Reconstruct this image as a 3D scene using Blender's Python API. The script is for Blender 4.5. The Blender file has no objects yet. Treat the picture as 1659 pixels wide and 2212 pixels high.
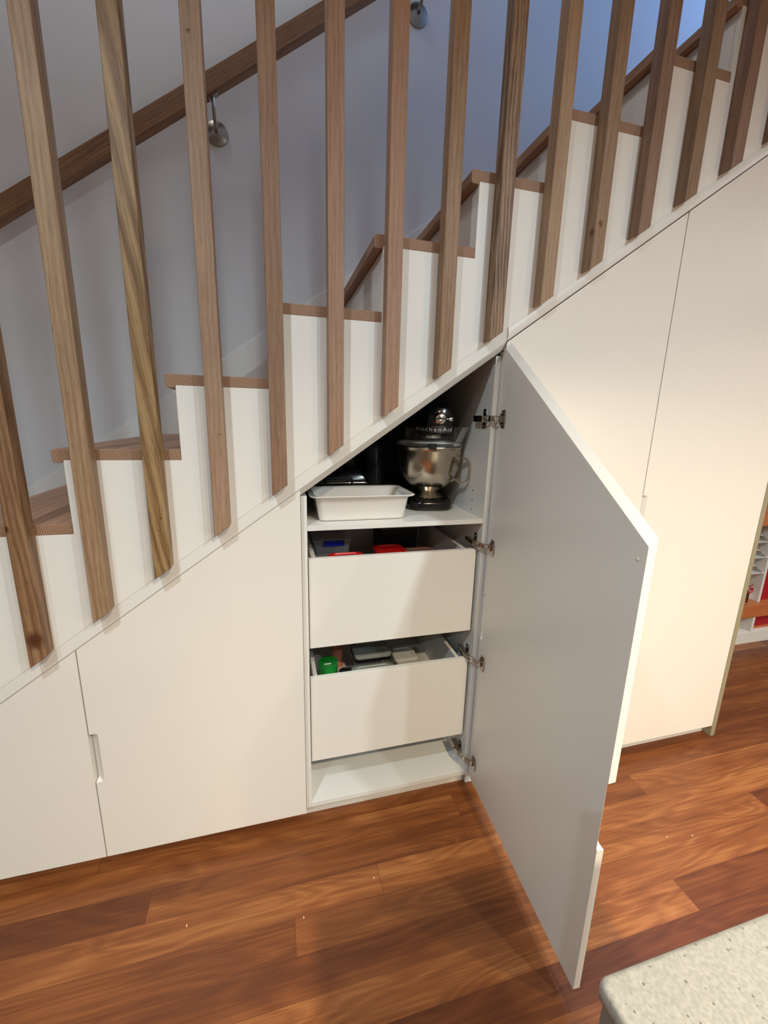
import bpy, bmesh, math, random
from mathutils import Vector, Matrix
random.seed(7)
S = bpy.context.scene
COL = S.collection
PI = math.pi
# ------------------------------------------------------------------ measured layout
B = 0.7078                    # slope of the stair
A = 1.1585                    # top line of the cupboard doors: z = A + B x
ZB = 0.055                    # underside of the doors above the floor
def sl(x, a=A): return a + B * x
HX = [-1.184, -0.592, 0.0, 0.6, 1.190, 1.786]   # cupboard divisions

def s2l(c):
    return tuple((v / 12.92 if v <= .04045 else ((v + .055) / 1.055) ** 2.4) for v in c)
def rgb(r, g, b): return s2l((r / 255, g / 255, b / 255)) + (1,)

# ------------------------------------------------------------------ materials
def newmat(name):
    m = bpy.data.materials.new(name); m.use_nodes = True
    nt = m.node_tree; nt.nodes.clear()
    out = nt.nodes.new('ShaderNodeOutputMaterial')
    p = nt.nodes.new('ShaderNodeBsdfPrincipled')
    nt.links.new(p.outputs[0], out.inputs[0])
    return m, nt, p, out
def paint(name, col, rough=.45, spec=.5, metal=0., noise=.0, bump=0., nscale=40, coat=0.):
    m, nt, p, out = newmat(name)
    p.inputs['Roughness'].default_value = rough
    p.inputs['Metallic'].default_value = metal
    p.inputs['Specular IOR Level'].default_value = spec
    p.inputs['Coat Weight'].default_value = coat
    tc = nt.nodes.new('ShaderNodeTexCoord'); n = nt.nodes.new('ShaderNodeTexNoise')
    n.inputs['Scale'].default_value = nscale; n.inputs['Detail'].default_value = 3
    nt.links.new(tc.outputs['Object'], n.inputs['Vector'])
    mx = nt.nodes.new('ShaderNodeMix'); mx.data_type = 'RGBA'
    mx.inputs[6].default_value = tuple(c * (1 - noise) for c in col[:3]) + (1,)
    mx.inputs[7].default_value = tuple(min(1, c * (1 + noise)) for c in col[:3]) + (1,)
    nt.links.new(n.outputs['Fac'], mx.inputs[0]); nt.links.new(mx.outputs[2], p.inputs['Base Color'])
    if bump:
        b = nt.nodes.new('ShaderNodeBump'); b.inputs['Strength'].default_value = bump; b.inputs['Distance'].default_value = .001
        nt.links.new(n.outputs['Fac'], b.inputs['Height']); nt.links.new(b.outputs[0], p.inputs['Normal'])
    return m
def clear(name, col=(1, 1, 1, 1), rough=.08, solid=.12):
    """thin clear plastic or glass: mostly see-through, a little gloss and body"""
    m, nt, p, out = newmat(name)
    p.inputs['Base Color'].default_value = col; p.inputs['Roughness'].default_value = rough
    t = nt.nodes.new('ShaderNodeBsdfTransparent'); t.inputs[0].default_value = tuple(.55 + .45 * c for c in col[:3]) + (1,)
    fr = nt.nodes.new('ShaderNodeFresnel'); fr.inputs[0].default_value = 1.25
    ad = nt.nodes.new('ShaderNodeMath'); ad.operation = 'ADD'; ad.use_clamp = True; ad.inputs[1].default_value = solid
    nt.links.new(fr.outputs[0], ad.inputs[0])
    mx = nt.nodes.new('ShaderNodeMixShader')
    nt.links.new(ad.outputs[0], mx.inputs[0]); nt.links.new(t.outputs[0], mx.inputs[1]); nt.links.new(p.outputs[0], mx.inputs[2])
    nt.links.new(mx.outputs[0], out.inputs[0])
    return m
def wood(name, base, dark, axis='Z', fine=260, big=9, seed=0., wave=.35, tilt=0., rough=.5, knot=None, streak=None, contrast=1.):
    """timber with grain along an axis (object space)"""
    m, nt, p, out = newmat(name)
    N = nt.nodes; L = nt.links
    tc = N.new('ShaderNodeTexCoord'); mp = N.new('ShaderNodeMapping'); L.new(tc.outputs['Object'], mp.inputs[0])
    mp.inputs['Location'].default_value = (seed * 3.1, seed * 1.7, seed * 5.3)
    mp.inputs['Rotation'].default_value = {'Z': (0, tilt, 0), 'X': (0, tilt, 0), 'Y': (0, 0, tilt)}[axis]
    k = .035
    mp2 = N.new('ShaderNodeMapping'); L.new(mp.outputs[0], mp2.inputs[0])
    mp2.inputs['Scale'].default_value = {'Z': (1, 1, k), 'X': (k, 1, 1), 'Y': (1, k, 1)}[axis]
    n1 = N.new('ShaderNodeTexNoise'); n1.inputs['Scale'].default_value = fine; n1.inputs['Detail'].default_value = 4; n1.inputs['Roughness'].default_value = .65
    L.new(mp2.outputs[0], n1.inputs['Vector'])
    n2 = N.new('ShaderNodeTexNoise'); n2.inputs['Scale'].default_value = big * 2; n2.inputs['Detail'].default_value = 3; n2.inputs['Distortion'].default_value = .6
    mp3 = N.new('ShaderNodeMapping'); L.new(mp.outputs[0], mp3.inputs[0])
    kk = .12
    mp3.inputs['Scale'].default_value = {'Z': (1, 1, kk), 'X': (kk, 1, 1), 'Y': (1, kk, 1)}[axis]
    L.new(mp3.outputs[0], n2.inputs['Vector'])
    w = N.new('ShaderNodeTexWave'); w.wave_type = 'RINGS'; w.rings_direction = axis
    w.inputs['Scale'].default_value = big * 3; w.inputs['Distortion'].default_value = 9; w.inputs['Detail'].default_value = 3
    w.inputs['Detail Scale'].default_value = .7
    L.new(mp3.outputs[0], w.inputs['Vector'])
    m1 = N.new('ShaderNodeMath'); m1.operation = 'MULTIPLY'; m1.inputs[1].default_value = wave; L.new(w.outputs['Fac'], m1.inputs[0])
    m2 = N.new('ShaderNodeMath'); m2.operation = 'MULTIPLY_ADD'; m2.inputs[1].default_value = .75; L.new(n1.outputs['Fac'], m2.inputs[0]); L.new(m1.outputs[0], m2.inputs[2])
    m3 = N.new('ShaderNodeMath'); m3.operation = 'MULTIPLY_ADD'; m3.inputs[1].default_value = .55; L.new(n2.outputs['Fac'], m3.inputs[0]); L.new(m2.outputs[0], m3.inputs[2])
    mp4 = N.new('ShaderNodeMapping'); L.new(mp.outputs[0], mp4.inputs[0])
    mp4.inputs['Scale'].default_value = {'Z': (1, 1, .035), 'X': (.035, 1, 1), 'Y': (1, .035, 1)}[axis]
    n4 = N.new('ShaderNodeTexNoise'); n4.inputs['Scale'].default_value = 850; n4.inputs['Detail'].default_value = 2; L.new(mp4.outputs[0], n4.inputs['Vector'])
    pr = N.new('ShaderNodeMapRange'); pr.inputs['From Min'].default_value = .56; pr.inputs['From Max'].default_value = .70; pr.inputs['To Max'].default_value = -.30
    L.new(n4.outputs['Fac'], pr.inputs['Value'])
    m5 = N.new('ShaderNodeMath'); m5.operation = 'ADD'; L.new(m3.outputs[0], m5.inputs[0]); L.new(pr.outputs[0], m5.inputs[1]); m3 = m5
    cr = N.new('ShaderNodeMapRange'); c0 = .61 + wave * .5
    cr.inputs['From Min'].default_value = c0 - .3 / contrast; cr.inputs['From Max'].default_value = c0 + .3 / contrast
    L.new(m3.outputs[0], cr.inputs['Value'])
    mx = N.new('ShaderNodeMix'); mx.data_type = 'RGBA'; mx.inputs[6].default_value = dark; mx.inputs[7].default_value = base
    L.new(cr.outputs[0], mx.inputs[0]); last = mx.outputs[2]
    for (kx, ky, kz, kr, kc) in (knot or []):
        d = N.new('ShaderNodeVectorMath'); d.operation = 'DISTANCE'
        mq = N.new('ShaderNodeMapping'); mq.inputs['Scale'].default_value = (1, 1, .75); L.new(tc.outputs['Object'], mq.inputs[0])
        nn = N.new('ShaderNodeTexNoise'); nn.inputs['Scale'].default_value = 60; L.new(mq.outputs[0], nn.inputs['Vector'])
        off = N.new('ShaderNodeVectorMath'); off.operation = 'MULTIPLY_ADD'; off.inputs[1].default_value = (.012,) * 3; L.new(nn.outputs['Color'], off.inputs[0]); L.new(mq.outputs[0], off.inputs[2])
        L.new(off.outputs[0], d.inputs[0]); d.inputs[1].default_value = (kx + .006, ky + .006, kz * .75 + .006)
        r = N.new('ShaderNodeMapRange'); r.inputs['From Min'].default_value = kr; r.inputs['From Max'].default_value = kr * .25; r.interpolation_type = 'SMOOTHSTEP'
        L.new(d.outputs['Value'], r.inputs['Value'])
        mk = N.new('ShaderNodeMix'); mk.data_type = 'RGBA'; mk.inputs[7].default_value = kc
        L.new(r.outputs[0], mk.inputs[0]); L.new(last, mk.inputs[6]); last = mk.outputs[2]
    L.new(last, p.inputs['Base Color'])
    p.inputs['Roughness'].default_value = rough; p.inputs['Specular IOR Level'].default_value = .35
    b = N.new('ShaderNodeBump'); b.inputs['Strength'].default_value = .15; b.inputs['Distance'].default_value = .0006
    L.new(n1.outputs['Fac'], b.inputs['Height']); L.new(b.outputs[0], p.inputs['Normal'])
    return m
def endgrain(name, base, dark, seed, ang):
    m, nt, p, out = newmat(name); N = nt.nodes; L = nt.links
    tc = N.new('ShaderNodeTexCoord'); mp = N.new('ShaderNodeMapping'); L.new(tc.outputs['Object'], mp.inputs[0])
    mp.inputs['Location'].default_value = (seed, 0, seed * .3); mp.inputs['Rotation'].default_value = (0, ang, 0)
    w = N.new('ShaderNodeTexWave'); w.bands_direction = 'X'; w.inputs['Scale'].default_value = 66; w.inputs['Distortion'].default_value = 5.5
    w.inputs['Detail'].default_value = 2; w.inputs['Detail Scale'].default_value = .22
    L.new(mp.outputs[0], w.inputs['Vector'])
    n = N.new('ShaderNodeTexNoise'); n.inputs['Scale'].default_value = 300; L.new(tc.outputs['Object'], n.inputs['Vector'])
    a = N.new('ShaderNodeMath'); a.operation = 'MULTIPLY_ADD'; a.inputs[1].default_value = .5; L.new(n.outputs['Fac'], a.inputs[0]); L.new(w.outputs['Fac'], a.inputs[2])
    r = N.new('ShaderNodeMapRange'); r.inputs['From Min'].default_value = -.15; r.inputs['From Max'].default_value = 1.0; L.new(a.outputs[0], r.inputs['Value'])
    mx = N.new('ShaderNodeMix'); mx.data_type = 'RGBA'; mx.inputs[6].default_value = dark; mx.inputs[7].default_value = base
    L.new(r.outputs[0], mx.inputs[0]); L.new(mx.outputs[2], p.inputs['Base Color']); p.inputs['Roughness'].default_value = .6
    return m
SEEDROW = 91.  # random board order shifted so a dark row imitates the shadow by the cupboards
def floor_mat():
    m, nt, p, out = newmat('hardwood_floor'); N = nt.nodes; L = nt.links
    def math(op, a, b=None, c=None):
        n = N.new('ShaderNodeMath'); n.operation = op
        for i, v in enumerate((a, b, c)):
            if v is None: continue
            if isinstance(v, (int, float)): n.inputs[i].default_value = v
            else: L.new(v, n.inputs[i])
        return n.outputs[0]
    def comb(x, y, z):
        n = N.new('ShaderNodeCombineXYZ')
        for i, v in enumerate((x, y, z)):
            if isinstance(v, (int, float)): n.inputs[i].default_value = v
            else: L.new(v, n.inputs[i])
        return n.outputs[0]
    def ramp(fac, els):
        r = N.new('ShaderNodeValToRGB'); L.new(fac, r.inputs[0]); e = r.color_ramp.elements
        while len(e) < len(els): e.new(.5)
        for q, (pp, cc) in zip(e, els): q.position = pp; q.color = cc
        return r.outputs[0]
    tc = N.new('ShaderNodeTexCoord'); sp = N.new('ShaderNodeSeparateXYZ'); L.new(tc.outputs['Object'], sp.inputs[0])
    X, Y = sp.outputs[0], sp.outputs[1]
    yy = math('DIVIDE', Y, .0865); row = math('ADD', math('FLOOR', yy), SEEDROW)
    wn = N.new('ShaderNodeTexWhiteNoise'); wn.noise_dimensions = '1D'; L.new(row, wn.inputs['W'])
    xx = math('ADD', math('DIVIDE', X, 1.7), math('MULTIPLY', wn.outputs['Value'], 9.0)); col = math('FLOOR', xx)
    w2 = N.new('ShaderNodeTexWhiteNoise'); w2.noise_dimensions = '2D'; L.new(comb(row, col, 0), w2.inputs['Vector'])
    seed = w2.outputs['Value']
    # slow warp gives cathedral figure
    v = comb(math('MULTIPLY_ADD', seed, 31., math('MULTIPLY', X, 1.5)), math('MULTIPLY_ADD', seed, 17., math('MULTIPLY', Y, 9.)), math('MULTIPLY', seed, 50.))
    nz = N.new('ShaderNodeTexNoise'); nz.inputs['Scale'].default_value = 1.; nz.inputs['Detail'].default_value = 1.5; nz.inputs['Distortion'].default_value = .45; L.new(v, nz.inputs['Vector'])
    rings = math('FRACT', math('MULTIPLY', nz.outputs['Fac'], 11.))
    rings = math('ABSOLUTE', math('SUBTRACT', rings, .5))                   # soft growth lines
    v2 = comb(math('MULTIPLY', X, 4.), math('MULTIPLY_ADD', seed, 9., math('MULTIPLY', Y, 130.)), seed)
    n2 = N.new('ShaderNodeTexNoise'); n2.inputs['Scale'].default_value = 1.6; n2.inputs['Detail'].default_value = 4; L.new(v2, n2.inputs['Vector'])
    v3 = comb(math('MULTIPLY', X, .8), math('MULTIPLY', Y, 14.), math('MULTIPLY', seed, 9.))
    n3 = N.new('ShaderNodeTexNoise'); n3.inputs['Scale'].default_value = 1.2; n3.inputs['Detail'].default_value = 2; L.new(v3, n3.inputs['Vector'])
    f = math('ADD', math('MULTIPLY', rings, .21), math('MULTIPLY', n2.outputs['Fac'], .38))
    f = math('ADD', f, math('MULTIPLY', n3.outputs['Fac'], .5))
    f = math('ADD', f, math('MULTIPLY', math('SUBTRACT', seed, .5), .32))
    f = math('ADD', f, .005)
    c = ramp(f, [(.12, rgb(68, 34, 17)), (.40, rgb(100, 54, 26)), (.60, rgb(128, 75, 38)), (.88, rgb(176, 118, 68))])
    # joints
    fy = math('ABSOLUTE', math('SUBTRACT', math('FRACT', yy), .5)); gy = math('GREATER_THAN', fy, .492)
    fx = math('ABSOLUTE', math('SUBTRACT', math('FRACT', xx), .5)); gx = math('GREATER_THAN', fx, .4994)
    g = math('MAXIMUM', gy, gx)
    mx = N.new('ShaderNodeMix'); mx.data_type = 'RGBA'; mx.inputs[7].default_value = rgb(70, 34, 20)
    L.new(math('MULTIPLY', g, .55), mx.inputs[0]); L.new(c, mx.inputs[6]); L.new(mx.outputs[2], p.inputs['Base Color'])
    p.inputs['Roughness'].default_value = .38; p.inputs['Specular IOR Level'].default_value = .35
    return m
def stone_mat():
    m, nt, p, out = newmat('speckled_quartz'); N = nt.nodes; L = nt.links
    tc = N.new('ShaderNodeTexCoord')
    v = N.new('ShaderNodeTexVoronoi'); v.inputs['Scale'].default_value = 330; L.new(tc.outputs['Object'], v.inputs['Vector'])
    n = N.new('ShaderNodeTexNoise'); n.inputs['Scale'].default_value = 330; n.inputs['Detail'].default_value = 3; L.new(tc.outputs['Object'], n.inputs['Vector'])
    r1 = N.new('ShaderNodeMapRange'); r1.inputs['From Min'].default_value = .3; r1.inputs['From Max'].default_value = .7; L.new(n.outputs['Fac'], r1.inputs['Value'])
    mx = N.new('ShaderNodeMix'); mx.data_type = 'RGBA'; mx.inputs[6].default_value = rgb(146, 142, 132); mx.inputs[7].default_value = rgb(168, 163, 152)
    L.new(r1.outputs[0], mx.inputs[0])
    sc = N.new('ShaderNodeSeparateColor'); L.new(v.outputs['Color'], sc.inputs[0])
    g = N.new('ShaderNodeMath'); g.operation = 'GREATER_THAN'; g.inputs[1].default_value = .94; L.new(sc.outputs[0], g.inputs[0])
    d = N.new('ShaderNodeMath'); d.operation = 'LESS_THAN'; d.inputs[1].default_value = .38; L.new(v.outputs['Distance'], d.inputs[0])
    gg = N.new('ShaderNodeMath'); gg.operation = 'MULTIPLY'; L.new(g.outputs[0], gg.inputs[0]); L.new(d.outputs[0], gg.inputs[1])
    g2 = N.new('ShaderNodeMath'); g2.operation = 'MULTIPLY'; g2.inputs[1].default_value = .75; L.new(gg.outputs[0], g2.inputs[0])
    m2 = N.new('ShaderNodeMix'); m2.data_type = 'RGBA'; m2.inputs[7].default_value = rgb(94, 88, 76)
    L.new(g2.outputs[0], m2.inputs[0]); L.new(mx.outputs[2], m2.inputs[6])
    L.new(m2.outputs[2], p.inputs['Base Color']); p.inputs['Roughness'].default_value = .3
    return m

M = {}
M['wall'] = paint('wall_paint', rgb(220, 220, 219), .8, .2, noise=.02, bump=.15, nscale=220)
M['ceiling'] = paint('ceiling_paint', rgb(232, 230, 226), .85, .2, noise=.01)
M['dimwall'] = paint('greyed_unseen_walls', rgb(120, 116, 110), .5, .4, noise=.03)  # unseen room walls toned down to reduce bounced light
M['floor'] = floor_mat()
M['door'] = paint('satin_white_cupboard_finish', rgb(233, 229, 221), .33, .45, noise=.008, nscale=6)
M['carcass'] = paint('white_melamine', rgb(226, 224, 219), .38, .4, noise=.01, nscale=5)
M['stringer'] = paint('white_gloss_board', rgb(232, 230, 224), .42, .4, noise=.012, bump=.1, nscale=9)
M['trim'] = paint('white_trim_paint', rgb(230, 228, 222), .4, .4, noise=.01)
M['endpanel'] = paint('olive_grey_edge', rgb(150, 142, 118), .5, .4, noise=.02)
M['recess'] = paint('raw_routed_edge', rgb(226, 212, 190), .55, .3, noise=.03)
M['ceramic'] = paint('white_glazed_ceramic', rgb(236, 230, 222), .08, .6, noise=.005, coat=.6)
M['black'] = paint('glossy_black_enamel', rgb(10, 10, 11), .16, .45, noise=.1, coat=.15)
M['blackmat'] = paint('matt_black_plastic', rgb(18, 18, 20), .5, .4, noise=.15)
M['steel'] = paint('brushed_steel', rgb(200, 188, 170), .22, .5, metal=1., noise=.03, nscale=30)
M['chrome'] = paint('chrome', rgb(225, 222, 216), .1, .5, metal=1., noise=.01)
M['nickel'] = paint('nickel_plated_steel', rgb(190, 180, 165), .24, .5, metal=1., noise=.05)
M['dirtysteel'] = paint('dull_rail_bracket_steel', rgb(160, 150, 140), .28, .5, metal=1., noise=.08)
M['shadelining'] = paint('shade_darkened_lining', rgb(62, 56, 50), .8, .2, noise=.1)  # interior shade put into the colour of the back and top panels
M['smoke'] = clear('smoky_plastic', (.06, .07, .08, 1), .15, .55)
M['tray'] = paint('drawer_box_white', rgb(222, 218, 212), .45, .4, noise=.01)
M['clear'] = clear('clear_plastic', (.80, .82, .80, 1), .12, .04)
M['frost'] = clear('cloudy_plastic', (.72, .76, .76, 1), .3, .38)
M['glass'] = clear('thin_glass', (.85, .9, .9, 1), .03, .05)
M['pink'] = clear('tinted_plastic', (.75, .45, .4, 1), .15, .25)
M['red'] = paint('red_plastic', rgb(196, 22, 18), .35, .5, noise=.04)
M['blue'] = paint('blue_plastic', rgb(22, 36, 190), .4, .5, noise=.04)
M['green'] = paint('green_plastic', rgb(24, 124, 44), .4, .5, noise=.05)
M['greylid'] = paint('grey_plastic_lid', rgb(150, 155, 148), .4, .5, noise=.03)
M['whitep'] = paint('white_plastic', rgb(214, 212, 204), .4, .5, noise=.03)
M['peach'] = paint('peach_label', rgb(205, 130, 100), .5, .4, noise=.1, nscale=60)
M['shelfwood'] = wood('orange_timber_shelf', rgb(206, 128, 78), rgb(168, 92, 50), 'X', seed=3, wave=.15, rough=.35)
M['maroon'] = paint('maroon_box', rgb(74, 22, 18), .3, .5, noise=.2)
M['redbow'] = paint('red_ribbon', rgb(176, 44, 40), .4, .5, noise=.1)
M['redbox'] = paint('crimson_box', rgb(170, 26, 40), .5, .4, noise=.05)
M['greyback'] = paint('grey_bookcase_back', rgb(168, 160, 150), .6, .3, noise=.02)
M['bench'] = stone_mat()
M['benchside'] = paint('taupe_laminate', rgb(120, 110, 98), .5, .4, noise=.02)
M['dark'] = paint('dark_hole', rgb(20, 18, 16), .8, .1, noise=.1)
M['crumb'] = paint('pale_crumb', rgb(240, 225, 200), .7, .2, noise=.1)
M['band'] = paint('dark_brushed_trim', rgb(96, 92, 88), .35, .5, metal=1., noise=.04)
M['satin'] = paint('bright_satin_metal', rgb(228, 226, 220), .35, .5, metal=.5, noise=.01)
M['silverletter'] = paint('silver_lettering', rgb(225, 225, 225), .35, .5, metal=.6, noise=.01)

# ------------------------------------------------------------------ helpers
ORG = {}
def worldof(o):
    v = Vector((0, 0, 0))
    while o is not None: v = v + o.location; o = o.parent
    return v
def obj(name, bm, mat, parent=None, bevel=0., seg=2, smooth=True, angle=35, origin=None):
    if isinstance(bm, MB): bm = bm.bm
    bmesh.ops.recalc_face_normals(bm, faces=bm.faces)
    off = worldof(parent) if parent is not None else Vector(origin or (0, 0, 0))
    bmesh.ops.translate(bm, verts=bm.verts, vec=-off)
    me = bpy.data.meshes.new(name); bm.to_mesh(me); bm.free()
    for mm in (mat if isinstance(mat, (list, tuple)) else [mat]): me.materials.append(mm)
    if smooth:
        for p in me.polygons: p.use_smooth = True
        me.set_sharp_from_angle(angle=math.radians(angle))
    o = bpy.data.objects.new(name, me); COL.objects.link(o)
    if parent is not None: o.parent = parent
    else: o.location = off
    if bevel:
        b = o.modifiers.new('bevel', 'BEVEL'); b.width = bevel; b.segments = seg; b.limit_method = 'ANGLE'; b.angle_limit = math.radians(30)
        b.harden_normals = True
    return o
def thing(name, label, cat, loc=(0, 0, 0), group=None):
    o = bpy.data.objects.new(name, None); COL.objects.link(o); o.location = loc; o.empty_display_size = .05
    return tag(o, label, cat, group)
def tag(o, label, cat, group=None, kind=None):
    o['label'] = label; o['category'] = cat
    if group: o['group'] = group
    if kind: o['kind'] = kind
    return o
def struct(name, bm, mat, **k):
    o = obj(name, bm, mat, **k); o['kind'] = 'structure'; return o
class MB:
    def __init__(s): s.bm = bmesh.new()
    def box(s, x0, x1, y0, y1, z0, z1, mi=0):
        v = [s.bm.verts.new(p) for p in ((x0, y0, z0), (x1, y0, z0), (x1, y1, z0), (x0, y1, z0), (x0, y0, z1), (x1, y0, z1), (x1, y1, z1), (x0, y1, z1))]
        for f in ((0, 3, 2, 1), (4, 5, 6, 7), (0, 1, 5, 4), (1, 2, 6, 5), (2, 3, 7, 6), (3, 0, 4, 7)):
            q = s.bm.faces.new([v[i] for i in f]); q.material_index = mi
        return s
    def loft(s, rings, cap=True, closed=True, mi=0):
        R = [[s.bm.verts.new(p) for p in r] for r in rings]
        n = len(R[0])
        for a, b in zip(R, R[1:]):
            for i in range(n if closed else n - 1):
                j = (i + 1) % n
                q = s.bm.faces.new((a[i], a[j], b[j], b[i])); q.material_index = mi
        if cap:
            s.bm.faces.new(R[0][::-1]).material_index = mi; s.bm.faces.new(R[-1]).material_index = mi
        return s
    def prism(s, poly, y0, y1, mi=0):          # polygon in x,z pushed along y
        return s.loft([[(x, y0, z) for x, z in poly], [(x, y1, z) for x, z in poly]], mi=mi)
    def lathe(s, prof, c, axis=(0, 0, 1), n=40, cap=False, mi=0):
        c = Vector(c); ax = Vector(axis).normalized(); u = ax.orthogonal().normalized(); w = ax.cross(u)
        rings = []
        for r, h in prof:
            r = max(r, 1e-5)
            rings.append([c + ax * h + (u * math.cos(2 * PI * i / n) + w * math.sin(2 * PI * i / n)) * r for i in range(n)])
        return s.loft(rings, cap=cap, mi=mi)
    def tube(s, pts, r, n=10, cap=True, flat=1., mi=0):
        pts = [Vector(p) for p in pts]; rings = []
        t0 = (pts[1] - pts[0]).normalized(); u = t0.orthogonal().normalized()
        for i, p in enumerate(pts):
            t = ((pts[min(i + 1, len(pts) - 1)] - p).normalized() + (p - pts[max(i - 1, 0)]).normalized())
            t = t.normalized() if t.length > 1e-6 else t0
            u = (u - t * u.dot(t)).normalized(); w = t.cross(u)
            rr = r[i] if isinstance(r, (list, tuple)) else r
            rings.append([p + (u * math.cos(2 * PI * k / n) + w * math.sin(2 * PI * k / n) * flat) * rr for k in range(n)])
        return s.loft(rings, cap=cap, mi=mi)
    def xf(s, mat): bmesh.ops.transform(s.bm, matrix=mat, verts=s.bm.verts); return s
def curve(pts, n=8):
    """Catmull-Rom through points"""
    P = [Vector(p) for p in pts]; P = [P[0] * 2 - P[1]] + P + [P[-1] * 2 - P[-2]]; out = []
    for i in range(1, len(P) - 2):
        for k in range(n):
            t = k / n; a, b, c, d = P[i - 1:i + 3]
            out.append(.5 * ((2 * b) + (c - a) * t + (2 * a - 5 * b + 4 * c - d) * t * t + (3 * b - a - 3 * c + d) * t ** 3))
    out.append(P[-2]); return out
def rrect(cx, cy, w, d, r, n=5):
    out = []
    for (sx, sy, a0) in ((1, -1, -90), (1, 1, 0), (-1, 1, 90), (-1, -1, 180)):
        for k in range(n + 1):
            a = math.radians(a0 + 90 * k / n)
            out.append((cx + sx * (w / 2 - r) + r * math.cos(a), cy + sy * (d / 2 - r) + r * math.sin(a)))
    return out

# ------------------------------------------------------------------ setting
ZC = 2.72
struct('floor', MB().box(-2.6, 5.6, -3.8, 2.2, -.05, 0), M['floor'])
struct('wall_back', MB().box(-2.6, 5.6, .95, 1.07, 0, 5.4), M['wall'])
struct('wall_left', MB().box(-2.72, -2.6, -3.8, 1.07, 0, 5.4), M['dimwall'])
struct('wall_right', MB().box(5.6, 5.72, -3.8, 1.07, 0, 5.4), M['wall'])
struct('wall_kitchen', MB().box(-2.72, 5.72, -3.92, -3.8, 0, 2.95), M['dimwall'])
struct('ceiling', MB().box(-2.6, 5.6, -3.8, -.045, ZC, 2.95), M['ceiling'])
struct('wall_upper', MB().box(-2.6, 5.6, -.12, -.045, 2.95, 5.4), M['wall'])
cb = MB().box(-2.6, 5.6, -.12, 1.07, 5.4, 5.5); struct('ceiling_stairwell', cb, M['ceiling'])
# trim between the stringer and the doors, following the stair
TR0, TR1 = 1.1365, 1.1985
def slopebar(x0, x1, a0, a1, y0, y1):
    return [[(x, y0, a0 + B * x), (x, y1, a0 + B * x), (x, y1, a1 + B * x), (x, y0, a1 + B * x)] for x in (x0, x1)]
def rounded_slope(x0, x1, a0, a1, yf, yb, n=6, bulge=.004):
    rings = []
    for x in (x0, x1):
        r = [(x, yb, a0 + B * x)]
        for k in range(n + 1):
            t = k / n; r.append((x, yf - bulge * math.sin(PI * t), a0 + (a1 - a0) * t + B * x))
        r.append((x, yb, a1 + B * x)); rings.append(r)
    return rings
# left: flat band; right: band with a round face; both run behind the door tops
def trimsec(x): return [(x, -.0002, TR1 + B * x), (x, -.0002, 1.1615 + B * x), (x, .0195, 1.1385 + B * x), (x, .0195, TR1 + B * x)]
struct('trim_1', MB().loft([trimsec(-1.25), trimsec(.6015)]), M['trim'], bevel=.001)
struct('trim_2', MB().loft(rounded_slope(.6025, 1.82, 1.1615, TR1, -.0002, .0195)), M['trim'])

# ------------------------------------------------------------------ staircase
stairs = thing('staircase', 'white sided staircase with timber treads climbing right above the cupboards', 'staircase', (-.84, 0, 0))
XT, ZT, RUN, OV, TT = -.8399, 1.0833, .2596, .0233, .0266
RISE = RUN * B
YW = .944
poly = []
i0, i1 = -1, 10
top = []
for i in range(i0, i1):
    n = XT + i * RUN + OV; z = ZT + i * RISE - TT
    top += [(n, z), (n + RUN, z)]
bot = [(XT + i1 * RUN + OV, sl(XT + i1 * RUN + OV, TR1)), (XT + i0 * RUN + OV, sl(XT + i0 * RUN + OV, TR1))]
obj('stringer', MB().prism(top + bot, -.001, .012), M['stringer'], stairs, bevel=.0012)
tw = [wood('tread_timber', rgb(172, 134, 104), rgb(130, 92, 68), 'Y', seed=.4, wave=.2, rough=.45)]
for i in range(i0, i1):
    n = XT + i * RUN; z = ZT + i * RISE; e = n + RUN + OV - .0006
    a = random.uniform(-.65, .65)
    eg = endgrain('tread_end_grain', rgb(168, 132, 104), rgb(84, 58, 44), i * 1.3, a)
    mb = MB()
    # a stepped section so that the tread laps over the stringer
    prof = [(n + .004, z), (e, z), (e, z - TT), (n + OV - .0008, z - TT), (n + OV - .0008, z - .033), (n + .004, z - .033), (n, z - .029), (n, z - .004)]
    mb.prism(prof, -.0005, YW)
    mb.bm.faces.ensure_lookup_table()
    mb.bm.normal_update()
    for f in mb.bm.faces:
        if abs(f.normal.y) > .9: f.material_index = 1
    obj('tread', mb, [tw[0], eg], stairs, bevel=.0015)
    obj('riser', MB().box(n + RUN + OV, n + RUN + OV + .012, .0125, YW, z + .0003, z + RISE - TT - .007), M['stringer'], stairs)
# white board along the wall side
obj('wall_stringer', MB().loft(slopebar(XT - RUN, XT + 9 * RUN, 1.36, 1.80, .9445, .9495)), M['trim'], stairs, bevel=.002)

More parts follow.
